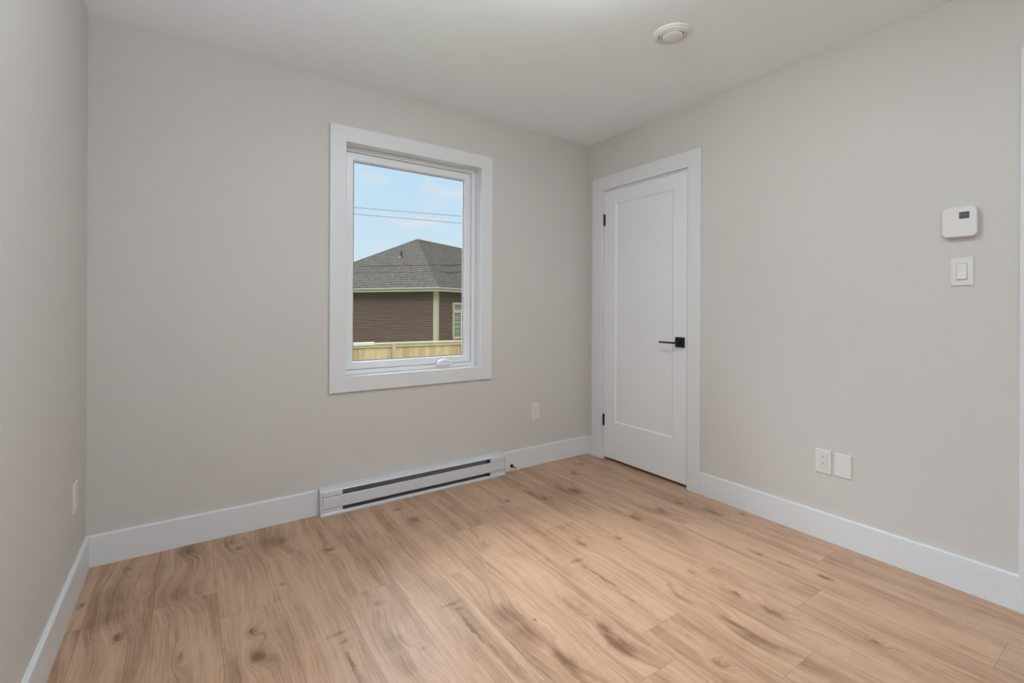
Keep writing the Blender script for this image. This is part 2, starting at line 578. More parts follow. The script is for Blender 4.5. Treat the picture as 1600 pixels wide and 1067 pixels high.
    l.new(cr.outputs[0], mx.inputs[6]); l.new(mr.outputs[0], mx.inputs[7])
    l.new(mx.outputs[2], b.inputs['Base Color'])
    rr = fmath('MULTIPLY_ADD', fine.outputs['Fac'], 0.18, 0.34)
    l.new(rr, b.inputs['Roughness'])
    b.inputs['Specular IOR Level'].default_value = 0.5
    bp = n.new('ShaderNodeBump'); bp.inputs['Strength'].default_value = 0.25; bp.inputs['Distance'].default_value = 0.0006
    hh = fmath('MULTIPLY_ADD', mr.outputs[0], 1.6, fine.outputs['Fac'])
    l.new(hh, bp.inputs['Height']); l.new(bp.outputs[0], b.inputs['Normal'])
    return m


# ------------------------------------------------------------------ the room shell
W, H, D = 3.0, 2.44, 3.45           # width (x -W..0), height, depth (y -D..0)
WX0, WX1, WZ0, WZ1 = -1.892, -1.001, 0.753, 2.092     # window opening (inside of casing)
C1A, C1B, CH = -0.165, -0.920, 2.047                  # closet door opening
E1A, E1B = -2.464, -3.23                              # entry door opening
T = 0.14

# floor boards
bm = bmesh.new()
uvl = bm.loops.layers.uv.new('UVMap')
cl = bm.faces.layers.float_color.new('plank')
ll = bm.faces.layers.float.new('plank_len')
ENDS = {-2: -0.3, -1: -1.785, 0: -2.393, 1: -1.89, 2: -1.543, 3: -0.849, 4: -1.655, 5: -0.61, 6: -0.948, 7: -0.438,
        8: -0.86, 9: -1.55, 10: -0.735, 11: -1.72, 12: -1.15, 13: -0.52, 14: -1.3}
rnd = random.Random(5)
PW, PL = 0.2047, 1.187
for k in range(-2, 15):
    xr = -0.282 - PW * (k - 0)
    x0, x1 = xr - PW, xr
    xa, xb = max(x0, -W - 0.02), min(x1, 0.12)
    if xb <= xa: continue
    y = ENDS[k]
    while y < 0: y += PL
    while y > -D:
        ya, yb = max(y - PL, -D), min(y, 0.02)
        if yb > ya:
            f = bm.faces.new([bm.verts.new(c) for c in ((xa, ya, 0), (xb, ya, 0), (xb, yb, 0), (xa, yb, 0))])
            f[cl] = (rnd.random(), rnd.random(), rnd.random(), 1)
            f[ll] = PL
            xc = (x0 + x1) / 2
            for lp in f.loops:
                c = lp.vert.co
                lp[uvl].uv = (c.x - xc, c.y - (y - PL))
        y -= PL
fl = build('floor', bm, floor_mat(), kind='structure')

bm = box((-W - T, -D - T, H), (T, T, H + 0.1))
build('ceiling', bm, M_CEIL, kind='structure')

G_ = 0.0125
bm = bmesh.new()          # back wall with the window hole
for lo, hi in (((-W - T, 0, -0.1), (WX0 - G_, T, H)), ((WX1 + G_, 0, -0.1), (T, T, H)), ((WX0 - G_, 0, -0.1), (WX1 + G_, T, WZ0 - G_)), ((WX0 - G_, 0, WZ1 + G_), (WX1 + G_, T, H))):
    add_box(bm, lo, hi)
build('wall_back', bm, M_WALL, kind='structure')
bm = bmesh.new()          # right wall with two door holes
for lo, hi in (((0, C1A, 0), (T, 0, H)), ((0, C1B, CH), (T, C1A, H)), ((0, E1A, 0), (T, C1B, H)),
               ((0, E1B, CH), (T, E1A, H)), ((0, -D, 0), (T, E1B, H))):
    add_box(bm, lo, hi)
build('wall_right', bm, M_WALL, kind='structure')
build('wall_left', box((-W - T, -D, -0.1), (-W, 0, H)), M_WALL, kind='structure')
build('wall_front', box((-W - T, -D - T, -0.1), (T, -D, H)), M_WALL, kind='structure')
# closet behind the first door
bm = bmesh.new()
for lo, hi in (((T, 0.0, 0), (0.75, 0.05, H)), ((0.70, -1.35, 0), (0.75, 0, H)), ((T, -1.40, 0), (0.75, -1.35, H)),
               ((T, -1.4, -0.05), (0.75, 0.05, 0)), ((T, -1.4, H), (0.75, 0.05, H + 0.05))):
    add_box(bm, lo, hi)
build('wall_closet', bm, M_DARK, kind='structure')  # near-black surfaces stand in for the darkness inside the closet


def baseboard(name, p0, p1, nrm, h=0.137, t=0.0145):
    """Baseboard from p0 to p1 on a wall whose inward normal is nrm."""
    p0, p1, nrm = Vector((*p0, 0)), Vector((*p1, 0)), Vector((*nrm, 0))
    prof = [(0, 0), (t, 0), (t, h - 0.006), (t - 0.0015, h - 0.002), (t - 0.005, h), (0, h)]
    bm = bmesh.new()
    add_prism(bm, [p0 + nrm * a + Vector((0, 0, z)) for a, z in prof], p1 - p0)
    return bm


HX0, HX1 = -2.034, -0.829     # heater ends
o = build('baseboard_back', baseboard('', (-W, 0), (HX0 - 0.001, 0), (0, -1)), M_TRIM, kind='structure')
o = build('baseboard_back', baseboard('', (HX1 + 0.001, 0), (0, 0), (0, -1)), M_TRIM, kind='structure')
build('baseboard_left', baseboard('', (-W, -0.0145), (-W, -D), (1, 0)), M_TRIM, kind='structure')
build('baseboard_right', baseboard('', (0, -1.010), (0, -2.376), (-1, 0)), M_TRIM, kind='structure')
build('baseboard_right', baseboard('', (0, -0.0145), (0, -0.0605), (-1, 0)), M_TRIM, kind='structure')
build('baseboard_front', baseboard('', (-W + 0.0145, -D), (0, -D), (0, 1)), M_TRIM, kind='structure')

# ------------------------------------------------------------------ window
win = empty('window_1', ((WX0 + WX1) / 2, 0, WZ0), None, None)
win['kind'] = 'structure'
win.location = (0, 0, 0)
CW = 0.088
bm = frame_mitred(bmesh.new(), WX0 - CW, WX1 + CW, WZ0 - CW, WZ1 + CW, CW, -0.018, 0.0)
build('casing', bm, M_TRIM, win, bevel=0.0012, seg=1)
# jamb lining set back a little from the casing edge
bm = frame_mitred(bmesh.new(), WX0 - 0.012, WX1 + 0.012, WZ0 - 0.012, WZ1 + 0.012, 0.008, 0.0, T)
build('jamb', bm, M_TRIM, win, bevel=0.001, seg=1)
# vinyl frame, stepped
FX0, FX1, FZ0, FZ1 = WX0 - 0.0035, WX1 + 0.0035, WZ0 - 0.0035, WZ1 + 0.0035
bm = frame_mitred(bmesh.new(), FX0, FX1, FZ0, FZ1, 0.026, 0.074, 0.150)
build('window_frame', bm, M_VINYL, win, bevel=0.002, seg=2)
sash = build('sash', frame_mitred(bmesh.new(), FX0 + 0.028, FX1 - 0.028, FZ0 + 0.028, FZ1 - 0.028, 0.044, 0.084, 0.130),
             M_VINYL, win, bevel=0.005, seg=3)
gx0, gx1, gz0, gz1 = FX0 + 0.071, FX1 - 0.071, FZ0 + 0.071, FZ1 - 0.071
bm = frame_mitred(bmesh.new(), gx0 - 0.001, gx1 + 0.001, gz0 - 0.001, gz1 + 0.001, 0.007, 0.101, 0.108)
build('glazing_bead', bm, M_VINYL, sash, bevel=0.001, seg=1)
bm = frame_mitred(bmesh.new(), gx0 + 0.0055, gx1 - 0.0055, gz0 + 0.0055, gz1 - 0.0055, 0.0042, 0.1035, 0.1078)
build('gasket', bm, M_GASKET, sash)
build('glass', box((gx0 + 0.001, 0.1082, gz0 + 0.001), (gx1 - 0.001, 0.1122, gz1 - 0.001)), M_GLASS, sash)
# folding crank on the sill side of the frame
ck = build('crank_housing', add_prism(bmesh.new(), [(a, 0.079, z) for a, z in
           ((-1.288, 0.772), (-1.288, 0.785), (-1.280, 0.797), (-1.262, 0.806), (-1.236, 0.810), (-1.208, 0.807), (-1.190, 0.799), (-1.182, 0.786), (-1.182, 0.772))],
           (0, -0.026, 0)), M_VINYL, win, bevel=0.004, seg=3, smooth=True)
bm = bmesh.new()
pts = [(-1.276, 0.776), (-1.268, 0.790), (-1.250, 0.799), (-1.228, 0.801), (-1.206, 0.796), (-1.194, 0.786)]
for a, b_ in zip(pts, pts[1:]):
    add_tube(bm, (a[0], 0.050, a[1]), (b_[0], 0.050, b_[1]), 0.0045, n=10)
build('crank_handle', bm, M_VINYL, ck, smooth=True)
# lock lever on the left side of the frame
bm = box((-1.883, 0.062, 0.905), (-1.872, 0.076, 0.945))
add_box(bm, (-1.880, 0.052, 0.925), (-1.874, 0.064, 1.050))
build('lock_lever', bm, M_VINYL, win, bevel=0.002, seg=2)

# ------------------------------------------------------------------ doors
def door(name, ya, yb, jamb_depth, with_panel=True, handle_y=None, lever_dir=1, hinge_y=None):
    """Opening from ya (far) to yb (near) in the right wall; the slab closes it."""
    d = empty(name, (0, 0, 0), None, None)
    d['kind'] = 'structure'
    g = 0.010
    ca, cb = ya + 0.104, yb - 0.090
    if name == 'door_2': ca = ya + 0.088
    ia, ib = ya - 0.001, yb + 0.001
    # casing: two legs and a head, mitred, as one U
    for nm, pts in (('casing', [(ca, 0), (ca, CH + 0.102), (ia, CH + 0.001), (ia, 0)]),
                    ('casing', [(cb, 0), (ib, 0), (ib, CH + 0.001), (cb, CH + 0.102)]),
                    ('casing', [(ca, CH + 0.102), (cb, CH + 0.102), (ib, CH + 0.001), (ia, CH + 0.001)])):
        bm = add_prism(bmesh.new(), [(0, y, z) for y, z in pts], (-0.018, 0, 0))
        build(nm, bm, M_TRIM, d, bevel=0.001, seg=1)
    bm = bmesh.new()
    add_box(bm, (0.0, ya, 0), (T, ya - 0.012, CH)); add_box(bm, (0.0, yb, 0), (T, yb + 0.012, CH))
    add_box(bm, (0.0, ya - 0.012, CH - 0.012), (T, yb + 0.012, CH))
    add_box(bm, (0.042, ya - 0.012, 0), (0.054, ya - 0.022, CH - 0.012)); add_box(bm, (0.042, yb + 0.012, 0), (0.054, yb + 0.022, CH - 0.012))
    add_box(bm, (0.042, ya - 0.022, CH - 0.022), (0.054, yb + 0.022, CH - 0.012))
    build('jamb', bm, M_TRIM, d)
    s0, s1, z0, z1 = ya - 0.014, yb + 0.014, 0.021, CH - 0.0145
    xf = -0.001
    pa, pb, pz0, pz1 = ya - 0.121, yb + 0.121, 0.297, 1.935
    bm = bmesh.new()
    rings = [((s0, s1, z0, z1), xf), ((pa, pb, pz0, pz1), xf), ((pa - 0.011, pb + 0.011, pz0 + 0.011, pz1 - 0.011), xf + 0.008)]
    vv = []
    for (a, b_, c, e), x in rings:
        vv.append([bm.verts.new(p) for p in ((x, a, c), (x, b_, c), (x, b_, e), (x, a, e))])
    for A, B in zip(vv, vv[1:]):
        for i in range(4):
            bm.faces.new((A[i], A[(i + 1) % 4], B[(i + 1) % 4], B[i]))
    bm.faces.new(vv[-1])
    bk = [bm.verts.new(p) for p in ((0.036, s0, z0), (0.036, s1, z0), (0.036, s1, z1), (0.036, s0, z1))]
    for i in range(4):
        bm.faces.new((vv[0][i], bk[i], bk[(i + 1) % 4], vv[0][(i + 1) % 4]))
    bm.faces.new(bk[::-1])
    bmesh.ops.recalc_face_normals(bm, faces=bm.faces[:])
    slab = build('slab', bm, M_DOOR, d)
    hy = ya - 0.0125 if hinge_y is None else hinge_y
    for zc in (1.822, 0.299):
        bm = bmesh.new()
        for k in range(5):
            add_tube(bm, (-0.005, hy, zc - 0.0425 + k * 0.017 + 0.0006), (-0.005, hy, zc - 0.0425 + (k + 1) * 0.017 - 0.0006), 0.0062, n=14)
        add_tube(bm, (-0.005, hy, zc - 0.046), (-0.005, hy, zc + 0.046), 0.004, n=12)
        add_box(bm, (-0.002, hy - 0.008, zc - 0.042), (0.002, hy + 0.008, zc + 0.042))
        build('hinge', bm, M_BLACK, d)
    # lever set
    cy, cz = handle_y, 0.931
    rose = build('door_handle', box((-0.010, cy - 0.034, cz - 0.033), (xf, cy + 0.034, cz + 0.033)), M_BLACK, d, bevel=0.0015, seg=2)
    bm = bmesh.new()
    add_tube(bm, (-0.009, cy, cz), (-0.050, cy, cz), 0.0115, n=24)
    build('neck', bm, M_BLACK, rose, smooth=True)
    build('lever', box((-0.046, cy - 0.012 * lever_dir, cz - 0.009), (-0.057, cy + 0.128 * lever_dir, cz + 0.002)), M_BLACK, rose, bevel=0.0018, seg=2)
    return d


door('door_1', C1A, C1B, T, handle_y=-0.857)
door('door_2', E1A, E1B, T, handle_y=E1A - 0.075, lever_dir=-1, hinge_y=E1B + 0.0125)

# ------------------------------------------------------------------ baseboard heater
ht = empty('baseboard_heater', ((HX0 + HX1) / 2, 0, 0), 'long white electric baseboard heater with grey grille slots under the window', 'heater')
cx = (HX0 + HX1) / 2
L0, L1 = HX0 - cx, HX1 - cx
S0, S1 = -1.915 - cx, -0.947 - cx      # slot ends
YF = -0.060                            # front face
# housing: back plate, sloping top cover, bottom rail, as one folded sheet
bm = bmesh.new()
add_box(bm, (L0 + 0.006, -0.004, 0.0), (L1 - 0.006, -0.0005, 0.146))
add_prism(bm, [(L0 + 0.006, -0.0005, 0.148), (L0 + 0.006, -0.040, 0.144), (L0 + 0.006, -0.056, 0.138), (L0 + 0.006, -0.060, 0.132),
               (L0 + 0.006, -0.060, 0.1310), (L0 + 0.006, -0.057, 0.1310), (L0 + 0.006, -0.054, 0.135), (L0 + 0.006, -0.039, 0.141), (L0 + 0.006, -0.0005, 0.145)],
          (L1 - L0 - 0.012, 0, 0))
build('top_cover', bm, M_HEAT, ht)
bm = add_prism(bmesh.new(), [(L0 + 0.004, -0.004, 0.0), (L0 + 0.004, -0.064, 0.0), (L0 + 0.004, -0.066, 0.004), (L0 + 0.004, -0.065, 0.014),
                             (L0 + 0.004, -0.061, 0.019), (L0 + 0.004, -0.057, 0.019), (L0 + 0.004, -0.057, 0.006), (L0 + 0.004, -0.004, 0.006)],
               (L1 - L0 - 0.008, 0, 0))
build('bottom_rail', bm, M_HEAT, ht)
fp = build('front_panel', add_prism(bmesh.new(), [(L0 + 0.012, -0.062, 0.041), (L0 + 0.012, -0.0635, 0.044), (L0 + 0.012, -0.0635, 0.1005), (L0 + 0.012, -0.0615, 0.104),
                                                  (L0 + 0.012, -0.057, 0.104), (L0 + 0.012, -0.057, 0.0385), (L0 + 0.012, -0.059, 0.0385)],
                                    (L1 - L0 - 0.016, 0, 0)), M_HEAT, ht)
# small printed maker's mark low on the right of the front panel
bm = bmesh.new()
for k in range(5):
    add_box(bm, (L1 - 0.088 + k * 0.0068, -0.0639, 0.0515), (L1 - 0.088 + k * 0.0068 + 0.0046, -0.0634, 0.0555))
build('printed_mark', bm, M_PLATE_DK, fp)
for sgn, a, b_ in ((-1, L0 + 0.012, S0), (1, S1, L1 - 0.004)):
    build('end_cover', box((a, -0.0605, 0.1062), (b_, -0.0560, 0.1308)), M_HEAT, ht, bevel=0.001, seg=1)
    build('end_cover', box((a, -0.0605, 0.0185), (b_, -0.0560, 0.0372)), M_HEAT, ht, bevel=0.001, seg=1)
    # end cap
    x = L0 if sgn < 0 else L1
    x2 = x + 0.011 if sgn < 0 else x - 0.005
    bm = add_prism(bmesh.new(), [(x, -0.0005, 0.0), (x, -0.062, 0.0), (x, -0.066, 0.006), (x, -0.063, 0.020), (x, -0.063, 0.125),
                                 (x, -0.060, 0.136), (x, -0.045, 0.144), (x, -0.0005, 0.149)], (x2 - x, 0, 0))
    build('end_cap', bm, M_HEAT, ht, bevel=0.0015, seg=2)
bm = bmesh.new()
add_tube(bm, (L1 - 0.022, -0.0600, 0.119), (L1 - 0.022, -0.0622, 0.119), 0.005, n=20)
build('screw', bm, M_HEAT, ht)
# dark strip standing in for the shade of the right-end gap
bm = box((L1 - 0.0052, -0.0655, 0.022), (L1 - 0.0036, -0.0600, 0.126))
build('gap_shade', bm, M_PLATE_DK, ht)
# heating element: many thin fins along a rod, behind the slots
bm = bmesh.new()
nf = 190
for k in range(nf):
    x = S0 + 0.006 + (S1 - S0 - 0.035) * k / (nf - 1)
    add_box(bm, (x, -0.055, 0.086), (x + 0.0016, -0.012, 0.1265))
build('fins', bm, M_FIN, ht)
bm = bmesh.new()
add_tube(bm, (S0 - 0.04, -0.031, 0.104), (S1 + 0.03, -0.031, 0.104), 0.006, n=12)
add_box(bm, (S0 - 0.03, -0.055, 0.008), (S0 - 0.002, -0.006, 0.130))
add_box(bm, (S1 - 0.004, -0.055, 0.008), (S1 + 0.02, -0.006, 0.130))
add_box(bm, (S0 - 0.03, -0.0055, 0.008), (S1 + 0.02, -0.0045, 0.138))
build('element_bracket', bm, M_HDARK, ht)

# ------------------------------------------------------------------ door stop on the baseboard
dsx, dsz = -0.742, 0.034
ds = empty('door_stop', (dsx, -0.0145, dsz), 'small black rigid door stop with white tip on the baseboard right of the heater', 'door stop')
bm = bmesh.new()
add_tube(bm, (0, 0, 0), (0, -0.004, 0), 0.0125, 0.0125, n=24)
add_tube(bm, (0, -0.004, 0), (0, -0.014, 0), 0.0120, 0.0055, n=24)
build('base', bm, M_BLACK, ds, smooth=True)
build('rod', add_tube(bmesh.new(), (0, -0.013, 0), (0, -0.060, -0.002), 0.0042, n=16), M_BLACK, ds, smooth=True)
bm = bmesh.new()
add_tube(bm, (0, -0.059, -0.002), (0, -0.075, -0.0025), 0.0080, 0.0075, n=20)
tag(build('rubber_tip', bm, M_RUBBER, ds, smooth=True), 'white rubber tip')

# ------------------------------------------------------------------ wall plates
def plate_root(name, loc, rz, label, cat, group=None):
    return empty(name, loc, label, cat, group, rz)


def plate_mesh(w, h, t=0.006):
    """Bevelled cover plate on the wall plane y=0 facing -y (local)."""
    bm = bmesh.new()
    o0 = [(-w / 2, -h / 2), (w / 2, -h / 2), (w / 2, h / 2), (-w / 2, h / 2)]
    i0 = [(-w / 2 + .003, -h / 2 + .003), (w / 2 - .003, -h / 2 + .003), (w / 2 - .003, h / 2 - .003), (-w / 2 + .003, h / 2 - .003)]
    L = [[bm.verts.new((x, 0, z)) for x, z in o0], [bm.verts.new((x, -t + 0.002, z)) for x, z in o0], [bm.verts.new((x, -t, z)) for x, z in i0]]
    for A, B in zip(L, L[1:]):
        for i in range(4):
            bm.faces.new((A[i], A[(i + 1) % 4], B[(i + 1) % 4], B[i]))
    bm.faces.new(L[-1]); bm.faces.new(L[0][::-1])
    bmesh.ops.recalc_face_normals(bm, faces=bm.faces[:])
    return bm


def outlet(loc, rz, label, w=0.073, h=0.118):
    r = plate_root('electrical_outlet', loc, rz, label, 'outlet', 'electrical outlets on the walls')
    build('cover_plate', plate_mesh(w, h), M_PLATE, r)
    rc = build('receptacle', box((-0.0168, -0.0078, -0.0335), (0.0168, -0.0055, 0.0335)), M_PLATE, r, bevel=0.0012, seg=2)
    bm = frame_mitred(bmesh.new(), -0.0180, 0.0180, -0.0347, 0.0347, 0.0012, -0.0063, -0.0058)
    build('gap_line', bm, M_PLATE_DK, r)
    bm = bmesh.new()
    for zc in (0.0165, -0.0175):
        add_box(bm, (-0.0072, -0.0082, zc - 0.0035), (-0.0056, -0.0077, zc + 0.0040))
        add_box(bm, (0.0052, -0.0082, zc - 0.0030), (0.0068, -0.0077, zc + 0.0030))
        add_tube(bm, (0, -0.0077, zc + 0.0095), (0, -0.0082, zc + 0.0095), 0.0026, n=14)
    build('slots', bm, M_SLOT, rc)
    for z in (h / 2 - 0.010, -h / 2 + 0.010):
        build('screw', add_tube(bmesh.new(), (0, -0.0058, z), (0, -0.0066, z), 0.0022, n=14), M_PLATE, r)
    return r


outlet((-0.5275, 0, 0.390), 0, 'white electrical outlet on the back wall between the window and the closet door')
outlet((0, -1.6965, 0.388), R(-90), 'white double electrical outlet on the right wall, beside the blank cover plate')
outlet((-W, -0.258, 0.395), R(90), 'white electrical outlet on the left wall near the corner, seen edge-on')

bp_ = plate_root('blank_cover_plate', (0, -1.783, 0.388), R(-90), 'plain white blank wall plate just right of the double outlet on the right wall', 'wall plate')
build('cover_plate', plate_mesh(0.073, 0.113), M_PLATE, bp_)
for z in (0.045, -0.045):
    build('screw', add_tube(bmesh.new(), (0, -0.0058, z), (0, -0.0065, z), 0.0022, n=14), M_PLATE, bp_)

sw = plate_root('light_switch', (0, -2.209, 1.308), R(-90), 'white rocker light switch on the right wall below the thermostat', 'light switch')
build('cover_plate', plate_mesh(0.071, 0.116), M_PLATE, sw)
bm = frame_mitred(bmesh.new(), -0.0172, 0.0172, -0.0340, 0.0340, 0.0014, -0.0064, -0.0058)
build('gap_line', bm, M_PLATE_DK, sw)
bm = add_prism(bmesh.new(), [(-0.0150, -0.0055, -0.0320), (-0.0150, -0.0125, -0.0320), (-0.0150, -0.0075, 0.002), (-0.0150, -0.0068, 0.0320), (-0.0150, -0.0055, 0.0320)], (0.030, 0, 0))
build('rocker', bm, M_PLATE, sw, bevel=0.0008, seg=1)

th = plate_root('thermostat', (0, -2.2055, 1.5095), R(-90), 'white rounded square thermostat with small dark display on the right wall above the light switch', 'thermostat')
bm = bmesh.new()
tw, tht = 0.110, 0.124
L = []
for s, y, rr in ((0.93, 0.0, 0.016), (0.93, -0.006, 0.016), (1.0, -0.008, 0.020), (1.0, -0.024, 0.020), (0.985, -0.029, 0.0195), (0.94, -0.0315, 0.018)):
    L.append([bm.verts.new((x, y, z)) for x, z in rounded_rect(tw * s, tht * s, rr, 8)])
for A, B in zip(L, L[1:]):
    for i in range(len(A)):
        j = (i + 1) % len(A)
        bm.faces.new((A[i], A[j], B[j], B[i]))
bm.faces.new(L[-1]); bm.faces.new(L[0][::-1])
bmesh.ops.recalc_face_normals(bm, faces=bm.faces[:])
body = build('body', bm, M_THERM, th, smooth=True)
scx, scz = 0.0155, 0.0255
scr = build('display', box((scx - 0.0155, -0.0319, scz - 0.0135), (scx + 0.0155, -0.0310, scz + 0.0135)), M_LCD, th)
bm = bmesh.new()
rnd = random.Random(3)
for (a, c, w_, h_) in ((-.012, .006, .006, .002), (-.013, -.001, .002, .007), (-.009, -.001, .002, .007), (-.004, .004, .009, .0015), (-.003, -.003, .002, .006),
                       (.001, -.003, .005, .0015), (.001, .001, .005, .0015), (.005, -.003, .0015, .006), (.009, .006, .003, .002), (.009, -.006, .004, .0015),
                       (-.010, -.009, .008, .0015), (.000, -.009, .006, .0015), (.010, .000, .0015, .004), (-.001, .009, .006, .0012)):
    add_box(bm, (scx + a, -0.0322, scz + c), (scx + a + w_, -0.0318, scz + c + h_))
build('display_marks', bm, M_LCDSEG, scr)

# ------------------------------------------------------------------ round ceiling vent
vt = empty('ceiling_vent', (-0.757, -1.358, H), 'round white air vent on the ceiling', 'vent')
bm = add_lathe(bmesh.new(), [(0.089, 0.0), (0.089, -0.002), (0.086, -0.004), (0.076, -0.007), (0.070, -0.0105), (0.067, -0.0115), (0.064, -0.0105), (0.062, -0.006), (0.060, 0.0)])
build('outer_ring', bm, M_VENT, vt, smooth=True)
bm = add_lathe(bmesh.new(), [(0.0595, -0.0005), (0.0595, -0.004), (0.0575, -0.0105), (0.0555, -0.0135), (0.0535, -0.0135), (0.0515, -0.0100), (0.0505, -0.003)])
build('inner_ring', bm, M_VENT, vt, smooth=True)
bm = add_lathe(bmesh.new(), [(0.0, -0.0185), (0.030, -0.0180), (0.042, -0.0165), (0.0475, -0.0140), (0.0480, -0.0120), (0.0460, -0.0095), (0.020, -0.006), (0.008, -0.005), (0.008, 0.0)])
build('centre_disc', bm, M_VENT, vt, smooth=True)
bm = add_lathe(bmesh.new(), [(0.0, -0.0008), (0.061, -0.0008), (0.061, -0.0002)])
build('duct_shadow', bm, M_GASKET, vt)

# ------------------------------------------------------------------ flush ceiling lamp (outside the frame; lights the room)
cl_ = empty('ceiling_light', (-1.50, -1.62, H), 'round flush ceiling lamp in the middle of the room', 'ceiling light')
bm = add_lathe(bmesh.new(), [(0.0, 0.0), (0.125, 0.0), (0.127, -0.006), (0.125, -0.014), (0.090, -0.018), (0.0, -0.018)])
build('base', bm, M_TRIM, cl_, smooth=True)
bm = add_lathe(bmesh.new(), [(0.086, -0.0185), (0.085, -0.030), (0.078, -0.044), (0.058, -0.056), (0.030, -0.062), (0.0, -0.064)])
build('diffuser', bm, emit_mat('lamp_diffuser', (0.87, 0.955, 1.0), LAMP_STRENGTH), cl_, smooth=True)

# ------------------------------------------------------------------ outdoors
FW = Vector((math.sin(YAW), math.cos(YAW), 0))
RT = Vector((math.cos(YAW), -math.sin(YAW), 0))
BASE = Vector((CAM.x, CAM.y, 0))


def place(u, d, z=0.0):
    """Point u metres to the right and d metres ahead of the standpoint."""
    return BASE + RT * u + FW * d + Vector((0, 0, z))


GZ = -1.6
build('ground', box((-60, 0.5, GZ - 0.2), (70, 90, GZ)), M_GROUND, kind='structure')

# neighbouring house
TH = R(26.6)
C0 = place(-3.16, 20.0)
A = (-math.cos(TH) * RT + math.sin(TH) * FW)      # along the left-hand face
B = (math.sin(TH) * RT + math.cos(TH) * FW)       # along the right-hand face
WA, WB, OV = 9.33, 16.0, 0.32
Z_EB, Z_ET, Z_R = 1.81, 1.975, 4.90
house = empty('house', (C0.x, C0.y, GZ), 'single-storey brown-sided house with grey hip roof beyond the fence', 'house')
house_loc = Vector((C0.x, C0.y, GZ))


def hp(a, b, z):
    v = C0 + A * a + B * b
    return Vector((v.x, v.y, z)) - house_loc


def siding(a0, b0, a1, b1, nrm_a, nrm_b, z0, z1, course=0.098):
    bm = bmesh.new()
    n = int(round((z1 - z0) / course))
    c = (z1 - z0) / n
    t = 0.024
    for i in range(n):
        za, zb = z0 + i * c, z0 + (i + 1) * c
        zm = za + (zb - za) * 0.64
        P_ = [(0.0, za), (t, za), (t * 0.85, zm), (0.0, zb)]
        L_ = [[bm.verts.new(hp(aa + nrm_a * d_, bb + nrm_b * d_, z_)) for d_, z_ in P_] for aa, bb in ((a0, b0), (a1, b1))]
        for k_ in range(3):
            bm.faces.new((L_[0][k_], L_[1][k_], L_[1][k_ + 1], L_[0][k_ + 1]))
    bmesh.ops.recalc_face_normals(bm, faces=bm.faces[:])
    return bm


M_SIDE = siding_mat()
M_ROOF = shingle_mat()
build('siding', siding(0, 0, WA, 0, 0, -1, GZ + 0.3, Z_EB), M_SIDE, house)
WT0, WT1, WZa, WZb = 1.12, 3.0, -0.28, 1.36
build('siding', siding(0, 0, 0, WB, -1, 0, GZ + 0.3, Z_EB), M_SIDE, house)
bm = bmesh.new()
for pts in ([(0.02, 0.02), (WA, 0.02), (WA, WB), (0.02, WB)],):
    add_prism(bm, [hp(a, b, GZ) for a, b in pts], (0, 0, Z_EB - GZ))
build('wall_core', bm, M_SIDE, house)
bm = add_prism(bmesh.new(), [hp(a, b, GZ) for a, b in ((-0.02, -0.02), (WA, -0.02), (WA, WB), (-0.02, WB))], (0, 0, 0.32))
build('foundation', bm, M_DARK, house)
bm = bmesh.new()
add_prism(bm, [hp(a, b, GZ + 0.32) for a, b in ((-0.03, -0.03), (0.17, -0.03), (0.17, 0.02), (0.02, 0.02), (0.02, 0.10), (-0.03, 0.10))], (0, 0, Z_EB - GZ - 0.32))
build('corner_trim', bm, M_CREAM, house)
# eaves: soffit, fascia with gutter lip
bm = bmesh.new()
O_ = [(-OV, -OV), (WA + OV, -OV), (WA + OV, WB + OV), (-OV, WB + OV)]
add_prism(bm, [hp(a, b, Z_EB) for a, b in O_], (0, 0, 0.03))
build('soffit', bm, M_CREAM, house)
bm = bmesh.new()
e = 0.03
add_prism(bm, [hp(a, b, Z_EB - 0.005) for a, b in ((-OV - e, -OV - e), (WA + OV, -OV - e), (WA + OV, -OV), (-OV - e, -OV))], (0, 0, Z_ET - Z_EB))
add_prism(bm, [hp(a, b, Z_EB - 0.005) for a, b in ((-OV - e, -OV), (-OV, -OV), (-OV, WB + OV), (-OV - e, WB + OV))], (0, 0, Z_ET - Z_EB))
add_prism(bm, [hp(a, b, Z_ET - 0.045) for a, b in ((-OV - 0.10, -OV - 0.10), (WA + OV, -OV - 0.10), (WA + OV, -OV - 0.03), (-OV - 0.10, -OV - 0.03))], (0, 0, 0.05))
add_prism(bm, [hp(a, b, Z_ET - 0.045) for a, b in ((-OV - 0.10, -OV - 0.03), (-OV - 0.03, -OV - 0.03), (-OV - 0.03, WB + OV), (-OV - 0.10, WB + OV))], (0, 0, 0.05))
build('fascia', bm, M_CREAM, house)
hh = WA / 2
bm = bmesh.new()
e0 = [bm.verts.new(hp(a, b, Z_ET)) for a, b in O_]
r0 = bm.verts.new(hp(hh, hh, Z_R)); r1 = bm.verts.new(hp(hh, WB - hh, Z_R))
bm.faces.new((e0[0], e0[1], r0)); bm.faces.new((e0[1], e0[2], r1, r0)); bm.faces.new((e0[2], e0[3], r1)); bm.faces.new((e0[3], e0[0], r0, r1))
bm.faces.new(e0[::-1])
bmesh.ops.recalc_face_normals(bm, faces=bm.faces[:])
roof = build('roof', bm, M_ROOF, house)
